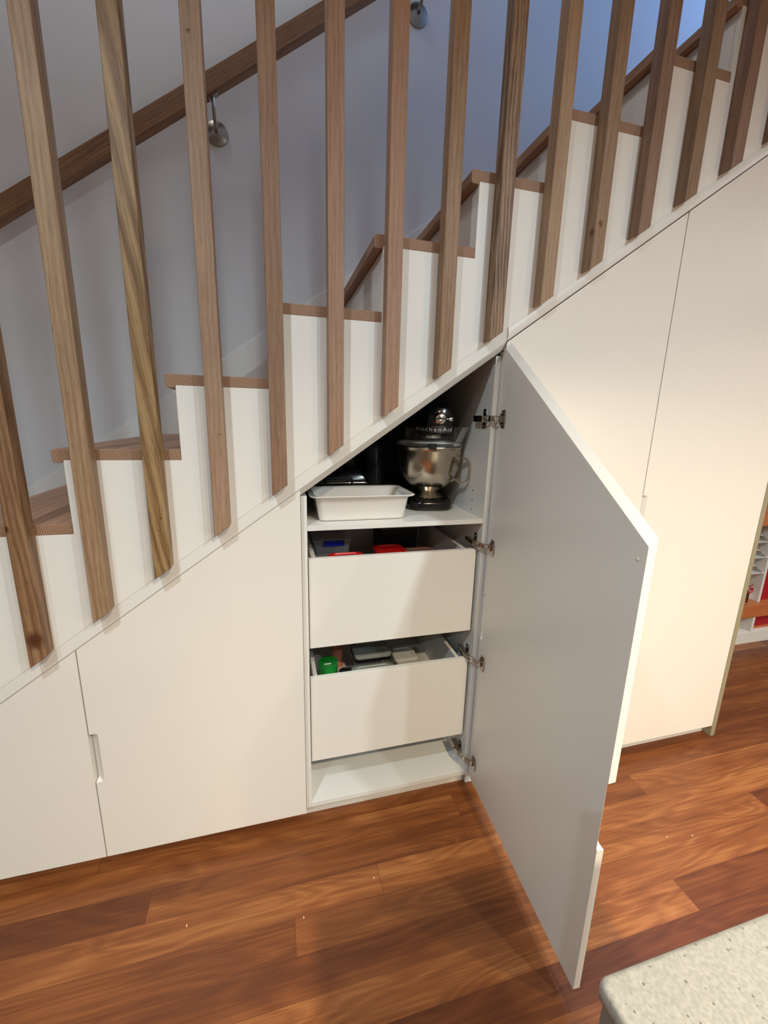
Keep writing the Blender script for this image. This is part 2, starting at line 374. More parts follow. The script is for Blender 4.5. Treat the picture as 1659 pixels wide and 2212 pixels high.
# ------------------------------------------------------------------ handrail
HY0, HY1 = .855, .900
rail = thing('handrail', 'square timber handrail on the stairwell wall behind the battens', 'handrail', (-.25, .88, 2.56))
railm = wood('handrail_timber', rgb(150, 112, 78), rgb(104, 70, 46), 'X', seed=1.7, wave=.18, rough=.4, tilt=math.atan(B))
c1 = 2.8226; c0 = c1 - .0797
Lr = 3.2 / math.cos(math.atan(B))
rb = MB().box(-Lr / 2, Lr / 2, HY0, HY1, -.0325, .0325)
rb.xf(Matrix.Translation((0, 0, (c1 + c0) / 2)) @ Matrix.Rotation(-math.atan(B), 4, 'Y'))
obj('rail', rb, railm, rail, bevel=.004)
for bx in (-.25, .594):
    bz = 2.478 + (bx + .25) * (3.056 - 2.478) / .844
    mb = MB().lathe([(0, -.012), (.012, -.0115), (.03, -.007), (.044, -.002), (.045, .004), (0, .004)], (bx, .945, bz), (0, 1, 0), 36)
    br = obj('bracket', mb, M['dirtysteel'], rail)
    zr = c0 + B * bx
    pts = curve([(bx, .938, bz), (bx, .915, bz + .004), (bx, .893, bz + .02), (bx, .880, bz + .05), (bx, .878, zr - .006)], 6)
    obj('bracket_arm', MB().tube(pts, .0065, 12), M['dirtysteel'], br)
    sd = MB().box(-.022, .022, .866, .892, -.003, .0015)
    sd.xf(Matrix.Translation((bx, 0, zr - .0018)) @ Matrix.Rotation(-math.atan(B), 4, 'Y'))
    obj('saddle_plate', sd, M['dirtysteel'], br, bevel=.001)

# ------------------------------------------------------------------ battens
NB = 15
BX0, BP, BW, BD = -.6766, .1501, .040, .039
CB = 1.2033
bcol = [((172, 120, 82), (118, 72, 44)), ((190, 142, 104), (148, 100, 68)), ((186, 136, 90), (118, 76, 40)), ((188, 140, 108), (148, 100, 72)),
        ((176, 126, 96), (138, 92, 66)), ((190, 138, 106), (152, 102, 74)), ((194, 140, 108), (158, 104, 76)), ((188, 138, 100), (138, 92, 60)),
        ((176, 128, 94), (96, 60, 38)), ((196, 148, 110), (160, 112, 80)), ((176, 130, 96), (132, 90, 62)), ((168, 122, 96), (128, 84, 62)),
        ((172, 128, 96), (130, 90, 64)), ((166, 120, 96), (128, 84, 64)), ((160, 114, 88), (122, 80, 60))]
blab = ['brown knotty timber batten furthest left, foot ending above the leftmost cupboard',
        'pale tan timber batten whose foot ends just right of the first cupboard door gap',
        'timber batten with a bold diagonal olive and brown grain, third from the left',
        'pinkish timber batten standing directly in front of the handrail bracket, small dark pin knot',
        'reddish timber batten ending just left of the open cupboard, beside the third step end',
        'tan timber batten ending over the left corner of the open cupboard',
        'timber batten whose foot points down towards the white baking dish',
        'timber batten whose foot ends above the black stand mixer',
        'dark cracked timber batten ending beside the top corner of the open grey door',
        'honey timber batten with a plain foot, first one right of the open door top corner',
        'timber batten with a knot near its foot, second right of the open door top corner',
        'brown timber batten whose foot ends just left of the tall cupboard door gap',
        'timber batten whose foot ends just right of the tall cupboard door gap',
        'timber batten second from the right edge, in front of the highest visible step',
        'rightmost timber batten, only its left edge inside the picture']
for i in range(NB):
    x = BX0 + BP * i; w = BW
    z0 = sl(x, CB); z1 = sl(x + w, CB)
    kn = None
    rel = lambda dx, dz: (dx, -BD / 2 - .0195 + .0, dz)
    o0 = (x, -.0005 - BD / 2, z0)
    if i == 0: kn = [(.022, -.02, .075, .026, rgb(86, 50, 30)), (.0, -.02, .36, .012, rgb(80, 40, 22))]
    if i == 2: kn = [(.028, -.02, .16, .004, rgb(96, 52, 28)), (.022, -.02, .13, .003, rgb(96, 52, 28))]
    if i == 3: kn = [(.03, -.02, .265, .004, rgb(90, 44, 26)), (.014, -.02, 1.08, .005, rgb(90, 44, 26))]
    if i == 10: kn = [(.018, -.02, .12, .01, rgb(110, 70, 42)), (.0, -.01, .10, .012, rgb(100, 60, 36))]
    if i == 4: kn = None
    b, d = bcol[i]; b = (b[0] * .90, b[1] * 1.01, b[2] * 1.08); d = (d[0] * .90, d[1] * 1.02, d[2] * 1.10)
    tilt = {2: .13, 0: .03, 8: .02}.get(i, random.uniform(-.012, .012))
    wv = {2: .32, 0: .3, 8: .32, 1: .2}.get(i, .12)
    mt = wood('batten_timber', rgb(*b), rgb(*d), 'Z', fine=300 if i not in (2, 0) else 220, big={0: 8, 2: 4.5, 8: 12}.get(i, 9), seed=i * 1.37 + .5, wave=wv, tilt=tilt, knot=kn, contrast=1.2 if i in (0, 2, 8) else 1.15)
    mb = MB().loft([[(x, -.0015 - BD, z0), (x + w, -.0015 - BD, z1), (x + w, -.0015, z1), (x, -.0015, z0)],
                    [(x, -.0015 - BD, ZC - .0005), (x + w, -.0015 - BD, ZC - .0005), (x + w, -.0015, ZC - .0005), (x, -.0015, ZC - .0005)]])
    o = obj('timber_batten', mb, mt, bevel=.0022, origin=o0)
    tag(o, blab[i], 'baluster', 'timber battens of the stair balustrade')

# ------------------------------------------------------------------ cupboards
T = .018
def closed_map(xh):
    return lambda s, o, z: (xh - s, T - o, z)
TH = 1.5202
def open_map(xh):
    dx, dy = -math.cos(TH), -math.sin(TH); nx, ny = -dy, dx
    return lambda s, o, z: (xh + dx * s + nx * o, dy * s + ny * o - .001, z)
def door_mesh(w, xh, f, nz=None, top=A, zv=.0165, nd=.021):
    """door slab with a bevelled sloping top; nz=(z0,z1) cuts the routed finger pull into the free edge"""
    out = [(0, ZB), (0, sl(xh, top)), (w, sl(xh - w, top))]
    inn = [(0, ZB), (0, sl(xh, top) - zv), (w, sl(xh - w, top) - zv)]
    if nz:
        z0, z1 = nz; r = .008
        seq = [(0, z1)] + [(nd - r + r * math.sin(a), z1 - r + r * math.cos(a)) for a in (0, PI / 6, PI / 3, PI / 2)] + \
              [(nd - r + r * math.cos(a), z0 + r - r * math.sin(a)) for a in (0, PI / 6, PI / 3, PI / 2)] + [(0, z0)]
        for d, z in seq:
            out.append((w - d, z))
            q = .0015 if d > 0 else 0
            zz = z + (-.004 if z > (z0 + z1) / 2 else .004) if d > 0 else z + (-.002 if z > (z0 + z1) / 2 else .002)
            inn.append((w - q if d > 0 else w, zz))
    out.append((w, ZB)); inn.append((w, ZB))
    mb = MB(); mb.loft([[f(s, T, z) for s, z in out], [f(s, 0, z) for s, z in inn]])
    return mb
def carcass(parent, x0, x1, split=False):
    t = .017; yf, yb = .0205, .56; xa, xb = x0 + .0008, x1 - .0008
    def side(xs0, xs1):
        return [[(x, yf, ZB), (x, yb, ZB), (x, yb, sl(xs0, TR0) - .001), (x, yf, sl(xs0, TR0) - .001)] for x in (xs0, xs1)]
    parts = [('side_panel', MB().loft(side(xa, xa + t)), None), ('side_panel', MB().loft(side(xb - t, xb)), None),
             ('bottom_panel', MB().box(xa + t, xb - t, yf, yb, ZB, ZB + .017), None),
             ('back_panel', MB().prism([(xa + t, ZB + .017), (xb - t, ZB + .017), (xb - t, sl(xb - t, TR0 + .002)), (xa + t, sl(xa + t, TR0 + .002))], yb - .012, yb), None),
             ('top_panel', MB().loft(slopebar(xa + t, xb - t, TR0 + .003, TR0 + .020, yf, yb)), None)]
    for n, m, _ in parts: obj(n, m, M['shadelining'] if n in ('back_panel', 'top_panel') else M['carcass'], parent, bevel=.0005)
clab = ['leftmost low white cupboard under the stairs, cut off by the picture edge',
        'closed white cupboard with a routed finger pull, left of the open one',
        'open white under-stair cupboard with grey-lit door swung out, shelf and two drawers',
        'tall closed cream cupboard partly hidden behind the open door',
        'tallest closed cream cupboard, last on the right beside the olive end panel']
cabs = []
notch = {0: None, 1: (.321, .480), 2: (.464, .638), 3: (.62, .79), 4: (.952, 1.113)}
for i in range(5):
    x0, x1 = HX[i], HX[i + 1]
    c = thing('under_stair_cupboard', clab[i], 'cupboard', ((x0 + x1) / 2, .02, 0), 'fitted cupboards under the stairs')
    cabs.append(c)
    carcass(c, x0, x1)
    ky = .05 if i < 3 else .037
    obj('kickboard', MB().box(x0 + .001, x1 - .001, ky, ky + .015, 0, ZB - .0005), M['carcass'], c)
    if i != 2:
        xh = x1 - (.0015); w = x1 - x0 - .003
        if i == 3: w -= .001
        d = obj('door', door_mesh(w, xh, closed_map(xh), notch[i]), M['door'], c, bevel=.0006, seg=1)

# ---- the open cupboard
oc = cabs[2]
XH = .6
od = obj('door', door_mesh(.597, XH, open_map(XH), notch[2]), M['door'], oc, bevel=.0008, seg=1)
fm = open_map(XH)
# small door bumper dot near the free top corner
mb = MB(); cpt = Vector(fm(.578, -.0008, 1.115)); nrm = (Vector(fm(0, -1, 0)) - Vector(fm(0, 0, 0)))
mb.lathe([(0, .0015), (.003, .001), (.004, 0), (0, -.0005)], cpt, nrm, 16); obj('bumper', mb, M['whitep'], od)
# shelf
ZS = 1.0317; ZST = 1.0469
obj('shelf', MB().box(.0183, .5817, .0215, .545, ZS, ZST), M['carcass'], oc, bevel=.0006)
# shelf-pin holes in the right side panel
XR = .6 - .0008 - .017
for zz in (1.126, 1.094, 1.061):
    obj('pin_hole', MB().lathe([(0, -.0004), (.0026, -.0004), (.0026, .001), (0, .001)], (XR, .107, zz), (1, 0, 0), 14), M['dark'], oc)
# drawers
XL0, XL1 = .0215, .5735
for (zt, zb_) in ((.9405, .6445), (.5365, .2235)):
    y0 = .036
    dt = .125 if zt > .9 else .165
    tr = MB()
    a, b_ = .032, .548; yb = .50; zt2 = zt - .003; zb2 = zt - dt
    tr.box(a, a + .013, y0 + .0175, yb, zb2, zt2); tr.box(b_ - .013, b_, y0 + .0175, yb, zb2, zt2)
    tr.box(a + .013, b_ - .013, yb - .013, yb, zb2, zt2); tr.box(a + .013, b_ - .013, y0 + .0175, yb - .013, zb2, zb2 + .010)
    dr = obj('drawer', tr, M['tray'], oc, bevel=.0006)
    obj('drawer_front', MB().box(XL0, XL1, y0, y0 + .0165, zb_, zt), M['door'], dr, bevel=.0006)
    for xa in (.0182, b_ + .001):
        xb = a - .001 if xa < .1 else XR - .0005
        obj('drawer_runner', MB().box(xa, xb, .07, .49, zb2 - .012, zb2 + .02), M['nickel'], dr, bevel=.001)
DT1 = .9405 - .125 + .0102; DT2 = .5365 - .165 + .0102

# hinges
def hinge(zc, zd):
    """zc height on the carcass, zd same height on the door"""
    z = zc
    mb = MB()
    # mounting plate on the side panel (winged)
    mb.box(XR - .0025, XR - .0002, .048, .070, z - .030, z + .030)
    mb.box(XR - .010, XR - .0025, .040, .100, z - .0085, z + .0085)
    h = obj('hinge', mb, M['nickel'], oc, bevel=.0012)
    for s in (-1, 1):
        obj('screw', MB().lathe([(0, .0), (.0038, .0), (.0038, .0012), (.0025, .002), (0, .002)], (XR - .0024, .059, z + s * .021), (-1, 0, 0), 14), M['chrome'], h)
    # arm body
    arm = MB()
    arm.loft([[(XR - .0105, y, z - hh), (XR - .0105 - t, y, z - hh), (XR - .0105 - t, y, z + hh), (XR - .0105, y, z + hh)]
              for y, hh, t in ((.104, .006, .006), (.100, .0098, .010), (.050, .0098, .013), (.036, .0088, .013))])
    obj('hinge_arm', arm, M['nickel'], h, bevel=.0015)
    obj('adjusting_screw', MB().lathe([(0, 0), (.0035, 0), (.0035, .0015), (0, .0018)], (XR - .0236, .062, z), (-1, 0, 0), 14), M['blackmat'], h)
    # folding links bridging to the door
    lk = MB()
    for dz in (-.0075, .0075):
        lk.tube([(XR - .018, .045, z + dz), (XR - .017, .024, z + dz), (XR - .006, .008, z + dz), (XR + .003, -.005, z + dz), (XR + .0115, -.016, z + dz)], .0028, 8)
    lk.box(XR - .012, XR + .002, .004, .018, z - .009, z + .009)
    obj('hinge_link', lk, M['chrome'], h, bevel=.0008)
    # cup plate on the door inner face: runs along s, sticks out towards -o
    cp = MB()
    def dbox(s0, s1, o0, o1, zz0, zz1):
        vs = [fm(s, o, q) for q in (zz0, zz1) for (s, o) in ((s0, o0), (s1, o0), (s1, o1), (s0, o1))]
        vv = [cp.bm.verts.new(v) for v in vs]
        for f in ((0, 3, 2, 1), (4, 5, 6, 7), (0, 1, 5, 4), (1, 2, 6, 5), (2, 3, 7, 6), (3, 0, 4, 7)): cp.bm.faces.new([vv[k] for k in f])
    dbox(.010, .032, -.0025, -.0003, z - .027, z + .027)
    dbox(.006, .036, -.0052, -.0025, z - .017, z + .017)
    dbox(.008, .024, -.011, -.005, z - .0095, z + .0095)
    obj('cup_plate', cp, M['nickel'], h, bevel=.0012)
for zc in (1.364, .960, .546, .142): hinge(zc, zc)

# ---- end panel
ep = MB().loft([[(x, .001, 0), (x, .60, 0), (x, .60, sl(1.788, TR0) - .002), (x, .001, sl(1.788, TR0) - .002)] for x in (1.7885, 1.812)])
o = obj('end_panel', ep, M['endpanel'], bevel=.001, origin=(1.8, .3, 0))
tag(o, 'narrow olive grey upright panel closing off the right end of the cupboards', 'panel')

# ------------------------------------------------------------------ things on the shelf
# baking dish
def dish():
    t = thing('baking_dish', 'white rectangular ceramic baking dish with flared rim on the shelf', 'baking dish', (.19, .14, ZST + .0003))
    z0 = ZST + .0004; cx, cy = .1935, .142; H = .076
    mb = MB(); R = []
    def ring(w, d, r, z): R.append([(x, y, z) for x, y in rrect(cx, cy, w, d, r)])
    ring(.255, .140, .014, z0); ring(.266, .151, .018, z0 + .002); ring(.272, .157, .02, z0 + .008)
    ring(.292, .178, .022, z0 + H - .008); ring(.300, .186, .022, z0 + H - .003)
    ring(.326, .204, .026, z0 + H + .001); ring(.330, .207, .028, z0 + H + .0035); ring(.326, .204, .028, z0 + H + .0055)
    ring(.296, .182, .024, z0 + H + .004); ring(.284, .170, .022, z0 + H - .004); ring(.262, .147, .024, z0 + .014); ring(.248, .134, .02, z0 + .007)
    mb.loft(R)
    obj('dish_body', mb, M['ceramic'], t, angle=60)
dish()

# stand mixer -----------------------------------------------------
def mixer():
    bx, by, z0 = .4695, .240, ZST + .0003
    t = thing('stand_mixer', 'black stand mixer with steel bowl and clear pouring shield, right end of shelf', 'stand mixer', (bx, by, z0))
    ang = math.radians(-9)
    F = Vector((math.sin(ang), -math.cos(ang), 0)); Rr = Vector((math.cos(ang), math.sin(ang), 0)); U = Vector((0, 0, 1)); C = Vector((bx, by, z0))
    P = lambda f, r, u: C + F * f + Rr * r + U * u
    # base with rounded footprint
    mb = MB(); rings = []
    fp = rrect(-.055, 0, .285, .165, .055, 8)
    for k, (sc, u) in enumerate(((.94, 0), (1, .006), (1, .024), (.97, .034), (.86, .040))):
        rings.append([P(-.055 + (f + .055) * sc, r * sc, u) for f, r in fp])
    mb.loft(rings)
    obj('mixer_base', mb, M['black'], t, angle=50)
    # column
    mb = MB(); rings = []
    for u, f, a, b in ((.036, -.150, .055, .050), (.09, -.155, .046, .043), (.16, -.155, .045, .043), (.22, -.145, .055, .048), (.26, -.13, .07, .055)):
        rings.append([P(f + a * math.cos(2 * PI * k / 28), b * math.sin(2 * PI * k / 28), u) for k in range(28)])
    mb.loft(rings); obj('mixer_column', mb, M['black'], t, angle=60)
    # head: sections along the forward axis
    mb = MB(); rings = []
    for f, w, h, uc in ((-.205, .012, .014, .300), (-.200, .034, .034, .302), (-.18, .055, .052, .305), (-.14, .066, .062, .309), (-.07, .068, .066, .312), (0, .064, .063, .312),
                        (.06, .058, .056, .312), (.10, .051, .049, .312), (.122, .046, .046, .312), (.131, .034, .036, .312)):
        ring = []
        for k in range(32):
            a = 2 * PI * k / 32; ca, sa = math.cos(a), math.sin(a)
            q = (1 if ca >= 0 else -1) * abs(ca) ** .85; p = (1 if sa >= 0 else -1) * abs(sa) ** .85
            ring.append(P(f, w * q, uc + h * p))
        rings.append(ring)
    mb.loft(rings); head = obj('mixer_head', mb, M['black'], t, angle=70)
    # chrome trim band round the lower side of the head
    def sidew(f):
        pts = [(-.19, .045), (-.14, .067), (-.07, .0692), (0, .0652), (.06, .0592), (.10, .0523), (.12, .044)]
        for (a, b), (c, d) in zip(pts, pts[1:]):
            if f <= c: return b + (d - b) * (f - a) / (c - a)
        return pts[-1][1]
    def outline(t):            # plan path of the band: -1 far end of one side, 0 nose, 1 far end of the other side
        sg = -1 if t < 0 else 1; a = abs(t)
        if a < .45:
            th = a / .45 * PI / 2; return .05 + .086 * math.cos(th), sg * .0665 * math.sin(th)
        f = .05 - (a - .45) / .55 * .20; return f, sg * max(.0665, sidew(f) * 1.0)
    def bandpt(t, out, u):
        f, r = outline(t); f2, r2 = outline(t + .004); d = Vector((f2 - f, r2 - r)).normalized()
        return P(f + d.y * out, r - d.x * out, u)
    mb = MB(); rings = []
    for k in range(81):
        tq = -.98 + 1.96 * k / 80
        rings.append([bandpt(tq, -.006, .269), bandpt(tq, .0012, .269), bandpt(tq, .0018, .292), bandpt(tq, -.006, .292)])
    mb.loft(rings); obj('trim_band', mb, M['band'], head, angle=50)
    # lettering under the hub
    cu = bpy.data.curves.new('lettering', 'FONT'); cu.body = 'KitchenAid'; cu.size = .02; cu.extrude = .0004; cu.space_character = 1.3
    tmp = bpy.data.objects.new('lettering_tmp', cu); COL.objects.link(tmp)
    dg = bpy.context.evaluated_depsgraph_get(); me = bpy.data.meshes.new_from_object(tmp.evaluated_get(dg)); bpy.data.objects.remove(tmp)
    me.name = 'lettering'
    Wt = max(v.co.x for v in me.vertices); base = worldof(head)
    for v in me.vertices:
        v.co = bandpt(-.36 + .56 * v.co.x / Wt, .0024 + v.co.z, .2745 + v.co.y * .85) - base
    me.materials.clear(); me.materials.append(M['silverletter'])
    lt = bpy.data.objects.new('lettering', me); COL.objects.link(lt); lt.parent = head
    # attachment hub with slotted chrome cap and thumb screw
    hc = P(.130, 0, .314)
    mb = MB().lathe([(0, -.002), (.0205, -.002), (.0205, .008), (.019, .010), (.017, .0155), (.011, .0185), (0, .0195)], hc, F, 40)
    hub = obj('attachment_hub', mb, M['chrome'], head, angle=40)
    mb = MB(); q = hc + F * .0175
    Rm = Matrix((Rr, F, U)).transposed().to_4x4()
    s = MB().box(-.0185, .0185, -.003, .0035, -.0018, .0018); s.xf(Matrix.Translation(q) @ Rm); obj('hub_slot', s, M['blackmat'], hub)
    k0 = hc + F * .004 + Rr * .0205
    mb = MB().lathe([(.0032, -.002), (.0032, .008), (.008, .009), (.0085, .019), (.007, .021), (0, .021)], k0, Rr, 20, cap=True)
    obj('thumb_screw', mb, M['chrome'], hub, angle=40)
    # speed lever, bowl side left
    l0 = P(.0, -.064, .275); l1 = l0 - Rr * .022 + U * .0
    mb = MB().tube([l0, l0 + (l1 - l0) * .8], .0022, 8); lev = obj('speed_lever', mb, M['nickel'], head)
    mb = MB().lathe([(0, -.006), (.0045, -.004), (.006, 0), (.0045, .004), (0, .006)], l1, (1, 0, 0), 16); obj('lever_knob', mb, M['nickel'], lev)
    # planetary collar under the head
    mb = MB().lathe([(.0, .245), (.045, .245), (.047, .25), (.047, .275), (0, .275)], C, U, 36); obj('beater_collar', mb, M['blackmat'], head)
    mb = MB().lathe([(.048, .248), (.0505, .248), (.0505, .256), (.048, .256)], C, U, 36); obj('collar_ring', mb, M['chrome'], head)
    mb = MB().lathe([(0, .10), (.007, .10), (.008, .24), (0, .245)], C, U, 16); obj('beater_shaft', mb, M['nickel'], head)
    # bowl
    prof = [(0, .036), (.050, .036), (.055, .038), (.056, .041), (.052, .045), (.040, .052), (.034, .058), (.036, .062), (.055, .072), (.078, .090), (.096, .116), (.106, .145), (.1105, .175),
            (.112, .205), (.1125, .214), (.1155, .2165), (.1160, .2195), (.1145, .2215), (.111, .2205), (.1105, .205), (.109, .175), (.1045, .145), (.094, .116), (.076, .091), (.05, .075), (0, .072)]
    mb = MB().lathe(prof, C, U, 72); bowl = obj('mixing_bowl', mb, M['steel'], t, angle=55)
    # handle: flat bent strip to the right, seen side on
    D = Vector((math.cos(math.radians(-48)), math.sin(math.radians(-48)), 0)); W = Vector((-D.y, D.x, 0))
    path = [(.1115, .205), (.1125, .193), (.122, .189), (.142, .183), (.153, .168), (.156, .145), (.152, .120), (.143, .106), (.127, .102), (.112, .107), (.104, .112), (.094, .101)]
    pts = curve([C + D * r + U * u for r, u in path], 6)
    mb = MB(); rings = []
    for i, p in enumerate(pts):
        tt = (pts[min(i + 1, len(pts) - 1)] - pts[max(i - 1, 0)]).normalized(); nn = tt.cross(W).normalized()
        rings.append([p + W * .010 + nn * .0016, p + W * .010 - nn * .0016, p - W * .010 - nn * .0016, p - W * .010 + nn * .0016])
    mb.loft(rings); obj('bowl_handle', mb, M['steel'], bowl, angle=50)
    # pouring shield
    prof = [(.108, .2235), (.1175, .2235), (.1175, .231), (.112, .236), (.098, .240), (.060, .246), (.058, .244), (.097, .238), (.109, .233), (.108, .2245)]
    mb = MB().lathe(prof, C, U, 64); sh = obj('pouring_shield', mb, M['clear'], t)
    # upright clear collar and a chute flaring out to the right
    mb = MB().lathe([(.088, .241), (.0895, .2405), (.0905, .284), (.089, .284)], C, U, 56)
    obj('shield_collar', mb, M['clear'], sh)
    dd = D; ww = W
    def Q(a, b, u): return C + dd * a + ww * b + U * u
    mb = MB()
    for (b0, b1) in ((-.0275, -.026), (.026, .0275)):
        k = -1 if b0 < 0 else 1
        mb.loft([[Q(.078, b, .240), Q(.108, b, .236), Q(.132, b, .288), Q(.078, b, .288)] for b in (b0, b1)])
    mb.loft([[Q(.108, -.0275, .236), Q(.108, .0275, .236), Q(.132, .0275, .288), Q(.132, -.0275, .288)],
             [Q(.1095, -.0275, .236), Q(.1095, .0275, .236), Q(.1335, .0275, .288), Q(.1335, -.0275, .288)]])
    obj('pouring_chute', mb, M['clear'], sh)
    # little black shield clip at the front of the bowl rim
    d3 = Vector((-.28, -.96, 0)).normalized(); w3 = Vector((-d3.y, d3.x, 0))
    mb = MB(); c3 = C + d3 * .1195 + U * .224
    Rm = Matrix((w3, d3, U)).transposed().to_4x4()
    mb.box(-.013, .013, -.012, .003, -.009, .010); mb.xf(Matrix.Translation(c3) @ Rm); obj('shield_clip', mb, M['blackmat'], sh, bevel=.002)
mixer()

# pan with loop handle behind the dish
def press():
    z0 = ZST + .0003; x0, x1, y0, y1 = .075, .262, .295, .50
    t = thing('sandwich_press', 'black lidded press with wire loop handle, standing behind the baking dish', 'sandwich press', ((x0 + x1) / 2, .4, z0))
    mb = MB()
    for u, d in ((0, .006), (.004, 0), (.036, 0)): pass
    cx, cy = (x0 + x1) / 2, (y0 + y1) / 2
    rr = lambda w, d, r, u: [(x, y, z0 + u) for x, y in rrect(cx, cy, w, d, r)]
    mb.loft([rr(.18, .195, .02, 0), rr(.188, .205, .02, .004), rr(.188, .205, .02, .074), rr(.18, .197, .02, .078)]); obj('press_base', mb, M['blackmat'], t, angle=50)
    mb = MB(); mb.loft([rr(.192, .209, .02, .0785), rr(.194, .211, .02, .080), rr(.194, .211, .02, .0835), rr(.192, .209, .02, .085)]); obj('metal_rim', mb, M['nickel'], t, angle=50)
    mb = MB(); mb.loft([rr(.190, .207, .02, .0857), rr(.190, .207, .02, .098), rr(.150, .165, .02, .128), rr(.12, .13, .02, .131)]); obj('press_lid', mb, M['black'], t, angle=35)
    xa, xb = x0 + .024, x0 + .118; yh = y0 - .004; za = z0 + .072
    mb = MB().tube(curve([(xa, yh, za), (xa, yh - .03, za + .004), (xa + .002, yh - .038, za + .026), (xa + .012, yh - .04, za + .034), (xb - .012, yh - .04, za + .034), (xb - .002, yh - .038, za + .026), (xb, yh - .03, za + .004), (xb, yh, za)], 6), .0038, 10)
    obj('loop_handle', mb, M['blackmat'], t)
press()
# clear canisters standing in the dark at the back
def canister(x, y, r, h, label, lid=True):
    z0 = ZST + .0003
    t = thing('storage_canister', label, 'canister', (x, y, z0), 'canisters at the back of the shelf')
    mb = MB().lathe([(0, 0), (r * .94, 0), (r, .006), (r, h), (r * .96, h), (r * .96, .01), (0, .008)], (x, y, z0), (0, 0, 1), 32); obj('canister_body', mb, M['smoke'], t, angle=40)
    mb = MB().lathe([(0, h + .0005), (r * 1.03, h + .0005), (r * 1.03, h + .016), (r * .9, h + .020), (0, h + .020)], (x, y, z0), (0, 0, 1), 32); obj('lid', mb, M['blackmat'], t, angle=40)
canister(.325, .470, .044, .20, 'taller dark lidded canister at the back, between press and mixer')

# ------------------------------------------------------------------ things in the drawers
def tub(name, label, cat, cx, cy, z0, w, d, h, r, body, lid, lid_h=.012, clips=None, parent_group=None, rot=0, lidname='lid', rim=None, taper=.9):
    t = thing(name, label, cat, (cx, cy, z0), parent_group)
    Rz = Matrix.Translation((cx, cy, 0)) @ Matrix.Rotation(rot, 4, 'Z') @ Matrix.Translation((-cx, -cy, 0))
    def ring(sc, u, ex=0): return [(x, y, z0 + u) for x, y in rrect(cx, cy, w * sc + ex, d * sc + ex, min(r, w * sc / 2.01, d * sc / 2.01), 6)]
    mb = MB(); mb.loft([ring(taper * .96, 0), ring(taper, .004), ring(1, h - .001)]); 
    if body is M['clear'] or body is M['frost'] or body is M['pink']:
        pass
    mb.xf(Rz); obj('container_body', mb, body, t, angle=50)
    if lid:
        mb = MB(); mb.loft([ring(1, h, .004), ring(1, h + .001, .008), ring(1, h + lid_h - .003, .008), ring(1, h + lid_h, .002), ring(.86, h + lid_h + .0005, -.004), ring(.84, h + lid_h - .003, -.006)])
        mb.xf(Rz); l = obj(lidname, mb, lid, t, angle=40)
        if rim:
            mb = MB(); mb.loft([ring(1, h - .006, .0045), ring(1, h - .006, .011), ring(1, h + .006, .012), ring(1, h + .006, .0085), ring(1, h - .0005, .0085)], cap=False)
            mb.xf(Rz); obj('lid_seal', mb, rim, t, angle=40)
        for (sx, cw, cm) in (clips or []):
            mb = MB(); mb.box(cx + sx - cw / 2, cx + sx + cw / 2, cy - d / 2 - .0115, cy - d / 2 - .0055, z0 + h - .010, z0 + h + lid_h - .001); mb.xf(Rz); obj('clip', mb, cm, t, bevel=.001)
    return t
e = .0004
tub('storage_box', 'large clear box with a blue clip, left side of upper drawer', 'storage box', .118, .325, DT1 + e, .125, .22, .108, .012, M['frost'], M['frost'], .010, [(.004, .072, M['blue'])])
tub('storage_box', 'low cloudy clear tub lying below the blue clipped box', 'storage box', .118, .160, DT1 + e, .13, .088, .062, .014, M['frost'], M['clear'], .008)
tub('food_container', 'shallow tub with red lid touching the upper drawer front, below the clear boxes', 'food container', .142, .0835, DT1 + e, .105, .040, .097, .016, M['frost'], M['red'], .010)
tub('food_container', 'bright solid red tub near the middle of the upper drawer', 'food container', .312, .155, DT1 + e, .098, .13, .078, .02, M['red'], M['red'], .012)
tub('food_container', 'clear pinkish tub right of the solid red one in the upper drawer', 'food container', .428, .16, DT1 + e, .105, .12, .066, .022, M['pink'], M['pink'], .008)
tub('storage_box', 'black glossy wrapped box at the back of the upper drawer', 'storage box', .385, .36, DT1 + e, .145, .13, .125, .008, M['blackmat'], M['clear'], .012, taper=.99)

def jar(name, label, cat, x, y, z0, r, h, lidm, bodym, lh=.022, group=None):
    t = thing(name, label, cat, (x, y, z0), group)
    obj('jar_body', MB().lathe([(0, 0), (r * .9, 0), (r * .96, .004), (r * .96, h), (0, h)], (x, y, z0), (0, 0, 1), 32), bodym, t, angle=40)
    obj('lid', MB().lathe([(0, h + .0004), (r, h + .0004), (r, h + lh - .003), (r * .95, h + lh), (0, h + lh)], (x, y, z0), (0, 0, 1), 32), lidm, t, angle=40)
    return t
jar('jar', 'bright green round canister standing in the left of the lower drawer', 'jar', .094, .165, DT2 + e, .034, .080, M['green'], M['green'], .05)
obj('lid_tab', MB().box(.078, .102, .142, .148, DT2 + .080 + .0505, DT2 + .080 + .0525), M['whitep'], bpy.data.objects['jar'], bevel=.0005)
jar('spice_jar', 'small jar with black lid beside the green canister', 'jar', .146, .116, DT2 + e, .021, .085, M['blackmat'], M['blackmat'], .03)
jar('spice_jar', 'peach coloured jar behind the green canister in the lower drawer', 'jar', .150, .330, DT2 + e, .024, .085, M['peach'], M['peach'], .02)
g1 = tub('food_container', 'grey lidded glass container with dark seal at the back of the lower drawer', 'food container', .272, .255, DT2 + e, .135, .10, .088, .018, M['clear'], M['greylid'], .016, None, rim=M['blackmat'])
g2 = tub('food_container', 'grey lidded container with dark seal and red patch at the drawer front', 'food container', .256, .118, DT2 + e, .150, .105, .076, .018, M['clear'], M['greylid'], .016, None, rim=M['blackmat'])
obj('red_patch', MB().box(.222, .262, .072, .080, DT2 + .0925, DT2 + .0935), M['red'], g2, bevel=.0003)
